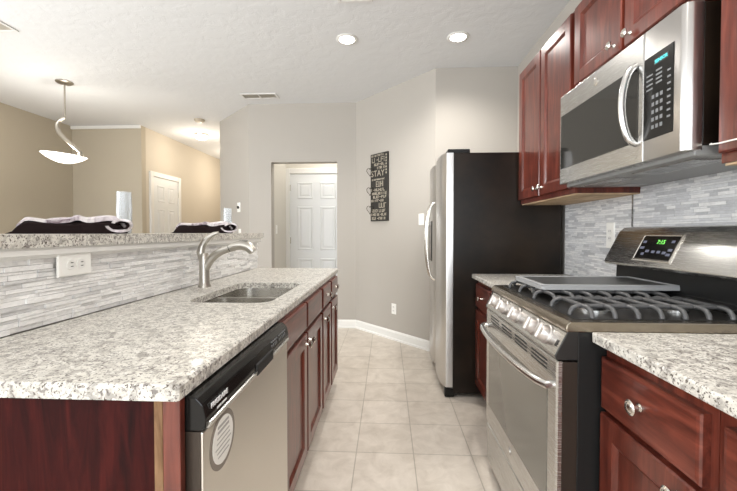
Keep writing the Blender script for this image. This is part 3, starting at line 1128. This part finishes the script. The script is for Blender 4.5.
for k in range(4):
    lg.rings(NM, (1.196, 1.222, 1.650 + k * .013, 1.656 + k * .013), [(0, .001), (0, .0021)])
    lg.rings(NM, (1.236, 1.264, 1.640 + k * .015, 1.645 + k * .015), [(0, .001), (0, .0021)])
lg.build('printed_legend', M['key'], cpm)
un = MB().box(.885, 1.235, 1.112, 1.868, 1.402, 1.4315, .003).build('vent_base', M['vent_grey'], mw)
for y0, y1 in ((1.16, 1.44), (1.54, 1.82)):
    g = MB()
    for k in range(9):
        x = .92 + k * .012
        g.box(x, x + .007, y0, y1, 1.3985, 1.4022)
    g.build('grease_filter', M['steel'], un)
for y in (1.20, 1.78):
    MB().box(1.10, 1.18, y - .04, y + .04, 1.3995, 1.4022, .001).build('lamp_lens', M['griddle'], un)

# ------------------------------------------------------------------ upper cabinets
NU = lambda u, w, d: (.932 - d, u, w)
UT = 2.285
def upper(label, y0, y1, z0, doors, lx, bottom=True, kz=.045):
    r = thing('wall_cabinet', label, 'cabinet', (1.1, (y0 + y1) / 2, z0))
    MB().box(.932, XR - .001, y0 + .001, y1 - .001, z0 + (.006 if bottom else 0), UT, .001).build('carcass', M['cherry'], r)
    if bottom:
        tag(MB().box(.940, XR - .004, y0 + .004, y1 - .004, z0, z0 + .0055).build('underside_panel', M['raw_wood'], r), 'pale unfinished underside')
    for a, b, ku in doors:
        do = cab_door(r, NU, a, b, z0 + .032, UT - .015, 0, .021, fr=.055)
        knob(do, NU, ku, z0 + .032 + kz, .021)
    return r


upper('cherry wall cabinet with two tall doors between refrigerator and microwave', 1.882, 2.626, 1.370, [(1.905, 2.258, 2.23), (2.272, 2.615, 2.30)], 0)
upper('cherry wall cabinet with two short doors above the microwave', 1.104, 1.880, 1.862, [(1.125, 1.484, 1.446), (1.504, 1.866, 1.544)], 0, False, .035)
upper('cherry wall cabinet at the right edge of the picture', .55, 1.082, 1.366, [(.57, 1.070, .62)], 0)
# thin pale cable under the right cabinet
tag(MB().tube([(.925, 1.1055, 1.434), (.910, 1.092, 1.428), (.9075, 1.06, 1.424), (.9075, .90, 1.420), (.9075, .70, 1.418)], .0022, 8).build('power_cable', M['trim'], None, smooth=60),
    'thin pale cable strung from the microwave across the right wall cabinet', 'cable')

# ------------------------------------------------------------------ refrigerator
fr = thing('refrigerator', 'stainless side-by-side refrigerator with dark brown-black side', 'refrigerator', (.82, 3.06, 0))
FY0, FY1 = 2.634, 3.505
MB().box(.470, 1.215, FY0 + .002, FY1 - .002, .03, 1.742, .004).build('body', M['fridge_side'], fr)
def fdoor(y0, y1):
    pts = []
    n = 16
    for k in range(n + 1):
        s = k / n
        bul = .030 * (1 - (2 * s - 1) ** 4)
        pts.append((.420 - bul, y0 + .001 + (y1 - y0 - .002) * s))
    pts = [(.468, y0)] + [(.428, y0)] + pts + [(.428, y1), (.468, y1)]
    return MB().prism(pts, 2, .075, 1.742)
for y0, y1, hy in ((FY0, 3.085, 3.045), (3.093, FY1, 3.133)):
    d = fdoor(y0, y1).build('door', M['steel_v'], fr, smooth=30)
    hp = []
    for k in range(23):
        s = k / 22
        hp.append((.390 - .012 - .052 * math.sin(PI * s) ** .45, hy, .80 + s * .615))
    MB().tube([(.396, hy, .795)] + hp + [(.396, hy, 1.42)], .0115, 12, True, 1.0).build('handle', M['nickel'], d, smooth=50)
# dark block painting shadow and reflection onto the far (freezer) door
MB().box(.384, .393, 3.22, 3.40, .93, 1.28, .003).build('dispenser', M['black_gloss'], fr)
MB().box(.432, .59, 2.66, 2.76, 1.7422, 1.775, .008).build('hinge_cover', M['charcoal'], fr)
MB().box(.455, .60, 3.39, 3.48, 1.7422, 1.775, .008).build('hinge_cover', M['charcoal'], fr)
MB().box(.445, .50, FY0 + .004, FY1 - .004, .012, .072, .006).build('base_grille', M['black'], fr)
MB().box(.412, .485, FY0 + .001, FY0 + .06, 0.0, .070, .012).build('front_foot', M['black_gloss'], fr)
for y in (FY0 + .06, FY1 - .06):
    MB().box(1.10, 1.18, y - .04, y + .04, 0, .0295).build('rear_foot', M['black_matte'], fr)

# ------------------------------------------------------------------ diagonal wall: sign, outlet, switch
ddir = (Vector(DA) - Vector(DB)).normalized()
DROT = math.atan2(ddir.y, ddir.x)
def on_diag(s, z):
    p = Vector(DA) - ddir * s
    return (p.x, p.y, z)
edir = (Vector(EA) - Vector(EB)).normalized()
EROT = math.atan2(edir.y, edir.x)
def on_ang(s, z):
    p = Vector(EA) - edir * s
    return (p.x, p.y, z)

sg = thing('wall_sign', 'tall black word sign with pale lettering and wire hearts on the diagonal wall', 'sign', on_diag(.796, 1.695), DROT)
SWd, SHt = .288, .77
MB().box(-SWd / 2, SWd / 2, -.022, -.0005, -SHt / 2, SHt / 2, .002).build('board', M['sign_black'], sg, world=False)
tx = lambda u, w: Matrix(((1, 0, 0, u), (0, 0, -1, -.0225), (0, 1, 0, w), (0, 0, 0, 1)))
tw = MB()
tw.text('STAY', .098, tx(-.02, .155), .001)
def scribble(z0, z1, u0=-.13, u1=.13, dens=.03):
    u = u0
    while u < u1 - .008:
        w = random.uniform(.6, 1.2) * dens
        w = min(w, u1 - u)
        k = random.choice('IILHETFUNV')
        a, b = u + .002, u + w - .003
        tk = min(.007, (b - a) * .4)
        if b - a > .006:
            if k in 'ILHETFUN': tw.box(a, a + tk, -.0235, -.0225, z0, z1)
            if k in 'HUN': tw.box(b - tk, b, -.0235, -.0225, z0, z1)
            if k in 'LEU' and b - a - tk > .002: tw.box(a + tk, b, -.0235, -.0225, z0, z0 + tk)
            if k in 'ETF' and b - a - tk > .002: tw.box(a + tk, b, -.0235, -.0225, z1 - tk, z1)
            if k in 'HEFN' and b - a > 2 * tk + .002: tw.box(a + tk, b - tk, -.0235, -.0225, (z0 + z1) / 2 - tk / 2, (z0 + z1) / 2 + tk / 2)
            if k == 'V': tw.box(a, b, -.0235, -.0225, (z0 + z1) / 2 - tk / 2, (z0 + z1) / 2 + tk / 2)
        u += w
for z0, z1, u0, u1, dn in ((.350, .372, -.13, .09, .025), (.285, .338, -.12, .10, .045), (.245, .275, -.08, .10, .028), (.205, .235, -.03, .13, .026),
                           (.08, .098, -.12, .10, .02), (.005, .068, -.05, .10, .05), (-.045, -.012, -.13, .10, .03), (-.085, -.055, -.12, .13, .026), (-.125, -.095, -.10, .13, .03),
                           (-.165, -.138, -.13, .08, .024), (-.235, -.18, 0, .13, .04), (-.285, -.25, -.12, .12, .03), (-.325, -.295, -.13, .13, .028), (-.37, -.338, -.12, .12, .03)):
    random.seed(int(z0 * 1000) + 500)
    scribble(z0, z1, u0, u1, dn)
for k in range(7):
    tw.box(.112, .13, -.0235, -.0225, .36 - k * .033 - .02, .36 - k * .033)
tw.build('lettering', M['sign_gold'], sg, world=False)
for hz in (.195, -.03, -.245):
    pts = []
    for k in range(33):
        a = 2 * PI * k / 32
        hx = 16 * math.sin(a) ** 3 / 17
        hy = (13 * math.cos(a) - 5 * math.cos(2 * a) - 2 * math.cos(3 * a) - math.cos(4 * a)) / 17
        pts.append((-.150 + hx * .062, -.026, hz + hy * .058))
    MB().tube(pts, .0028, 6, False).build('wire_heart', M['bronze'], sg, world=False, smooth=60)

outlet('wall_outlet', 'white wall outlet low on the diagonal wall below the black sign', on_diag(.572, .340), DROT)
outlet('light_switch', 'white light switch on the diagonal wall beside the refrigerator', on_diag(.178, 1.312), DROT, kind='switch', cat='light switch')
outlet('light_switch', 'white light switch on the hall wall seen through the doorway', (-1.459, 4.80, 1.22), PI / 2, kind='switch', cat='light switch')
th = outlet('thermostat', 'small white thermostat with a dark dot on the angled wall', on_ang(.31, 1.51), EROT, w=.09, h=.125, kind='none', cat='thermostat')
MB().lathe([(0, 0), (.018, 0), (.018, .016), (.014, .018), (0, .018)], (0, -.005, .0), (0, -1, 0), 24).build('dial', M['dark_slot'], th, world=False)
outlet('light_switch', 'white switch plate low behind the bar under the thermostat', on_ang(.285, 1.17), EROT, kind='switch', cat='light switch')

# ------------------------------------------------------------------ ceiling fixtures
def can(label, x, y):
    r = thing('recessed_light', label, 'ceiling light', (x, y, CEIL - .002))
    MB().lathe([(.062, -.0005), (.088, -.0005), (.090, -.004), (.086, -.008), (.066, -.010), (.062, -.006)], (x, y, CEIL), (0, 0, 1), 40, False).build('trim_ring', M['trim'], r, smooth=50)
    MB().lathe([(0, -.005), (.064, -.005), (.064, -.0005), (0, -.0005)], (x, y, CEIL), (0, 0, 1), 40).build('lens', M['lens'], r)
    return r
can('lit recessed ceiling light nearer the doorway, left one of the pair', -.33, 3.05)
can('lit recessed ceiling light above the refrigerator, right one of the pair', .575, 3.06)


def vent(label, x0, x1, y0, y1, ncol=2, along='x'):
    r = thing('ceiling_vent', label, 'vent', ((x0 + x1) / 2, (y0 + y1) / 2, CEIL - .002))
    mb = MB()
    f = .022
    z0, z1 = CEIL - .010, CEIL - .0005
    mb.box(x0, x1, y0, y0 + f, z0, z1, .002).box(x0, x1, y1 - f, y1, z0, z1, .002)
    mb.box(x0, x0 + f, y0 + f, y1 - f, z0, z1, .002).box(x1 - f, x1, y0 + f, y1 - f, z0, z1, .002)
    xm = (x0 + x1) / 2
    mb.box(xm - .008, xm + .008, y0 + f, y1 - f, z0, z1, .001)
    mb.build('frame', M['vent'], r)
    s = MB()
    n = max(3, int((y1 - y0 - 2 * f) / .016))
    for k in range(n):
        y = y0 + f + .004 + (y1 - y0 - 2 * f - .008) * k / n
        for a, b in ((x0 + f, xm - .008), (xm + .008, x1 - f)):
            s.prism([(y, z0 + .001), (y + .0015, z0 + .001), (y + .011, z1 - .001), (y + .0095, z1 - .001)], 0, a, b)
    s.build('slats', M['vent_dark'], r)
    MB().box(x0 + f, x1 - f, y0 + f, y1 - f, CEIL - .0014, CEIL - .0004).build('duct_backing', M['vent_dark'], r)
    return r
vent('rectangular ceiling vent above the angled wall corner', -1.69, -1.27, 4.17, 4.33)
vent('ceiling vent in the upper left corner of the picture', -3.35, -2.90, 2.60, 2.80)
vent('pale ceiling vent at the top edge of the picture', -.34, -.10, 2.36, 2.56)
sd_ = thing('smoke_detector', 'round smoke detector on the ceiling before the corridor light', 'smoke detector', (-2.64, 5.10, CEIL))
MB().lathe([(0, -.038), (.045, -.036), (.062, -.026), (.07, -.010), (.072, -.0005), (0, -.0005)], (-2.64, 5.10, CEIL), (0, 0, 1), 30).build('housing', mat('tan_plastic', (.50, .43, .33), .5), sd_, smooth=40)
MB().lathe([(.012, -.041), (.012, -.037), (0, -.037), (0, -.041)], (-2.62, 5.10, CEIL), (0, 0, 1), 16).build('test_button', M['white'], sd_)

fl = thing('flush_ceiling_light', 'lit flush dome ceiling light in the corridor', 'ceiling light', (-3.0, 5.85, CEIL))
MB().lathe([(0, -.0005), (.112, -.0005), (.115, -.012), (.108, -.028), (.0, -.028)], (-3.0, 5.85, CEIL), (0, 0, 1), 36).build('base_ring', M['nickel'], fl, smooth=40)
MB().lathe([(.100, -.0285), (.098, -.046), (.080, -.074), (.05, -.088), (0, -.094)], (-3.0, 5.85, CEIL), (0, 0, 1), 36).build('glass_dome', M['dome'], fl, smooth=60)
point('corridor_lamp', (-3.0, 5.85, CEIL - .34), 8, (1, .90, .76), .09)
point('corridor_lamp', (-2.9, 7.3, CEIL - .45), 12, (1, .90, .76), .09)  # extra lamp without a fixture, unseen deeper in the corridor
point('hall_lamp', (-.8, 4.95, CEIL - .25), 8, (1, .97, .92), .09)  # added fill with no fixture, brightens the hall behind the doorway

# pendant
PXx, PY = -3.405, 3.76
pd = thing('pendant_lamp', 'hanging pendant lamp with S-shaped arm and lit white glass bowl', 'pendant lamp', (PXx, PY, CEIL))
MB().lathe([(.0, -.0005), (.078, -.0005), (.078, -.008), (.06, -.02), (.02, -.028), (0, -.028)], (PXx, PY, CEIL), (0, 0, 1), 32).build('canopy', M['lamp_metal'], pd, smooth=40)
MB().tube([(PXx, PY, CEIL - .026), (PXx, PY, 2.385)], .008, 10).build('rod', M['lamp_metal'], pd, smooth=60)
ctrl = [(PXx, 2.395), (-3.43, 2.385), (-3.468, 2.365), (-3.493, 2.325), (-3.492, 2.28), (-3.468, 2.232), (-3.428, 2.19), (-3.378, 2.146), (-3.32, 2.098), (-3.268, 2.052), (-3.235, 2.022)]
MB().tube([(x, PY, z) for x, z in ctrl], [.010, .014, .018, .022, .023, .022, .021, .02, .018, .016, .014], 14, True, 1.0).build('curved_arm', M['lamp_metal'], pd, smooth=60)
tilt = math.radians(-5)
bw = MB().lathe([(0, -.098), (.06, -.092), (.12, -.072), (.18, -.040), (.225, -.006), (.238, .006), (.234, .010), (.222, .000), (.178, -.030), (.118, -.062), (.06, -.082), (0, -.088)], (0, 0, 0), (0, 0, 1), 44)
for v in bw.bm.verts:
    v.co *= .84
for v in bw.bm.verts:
    x, z = v.co.x, v.co.z
    v.co.x = x * math.cos(tilt) - z * math.sin(tilt) - 3.42
    v.co.z = x * math.sin(tilt) * -1 * -1 + z * math.cos(tilt) + 1.995
    v.co.y += PY
bw.build('glass_bowl', M['bowl'], pd, smooth=60)
MB().lathe([(.02, -.01), (.022, .02), (.016, .03), (0, .03)], (-3.237, PY, 1.992), (0, 0, 1), 16).build('finial', M['lamp_metal'], pd, smooth=40)
point('pendant_bulb', (-3.44, PY, 2.045), 7, (1, .94, .84), .035)
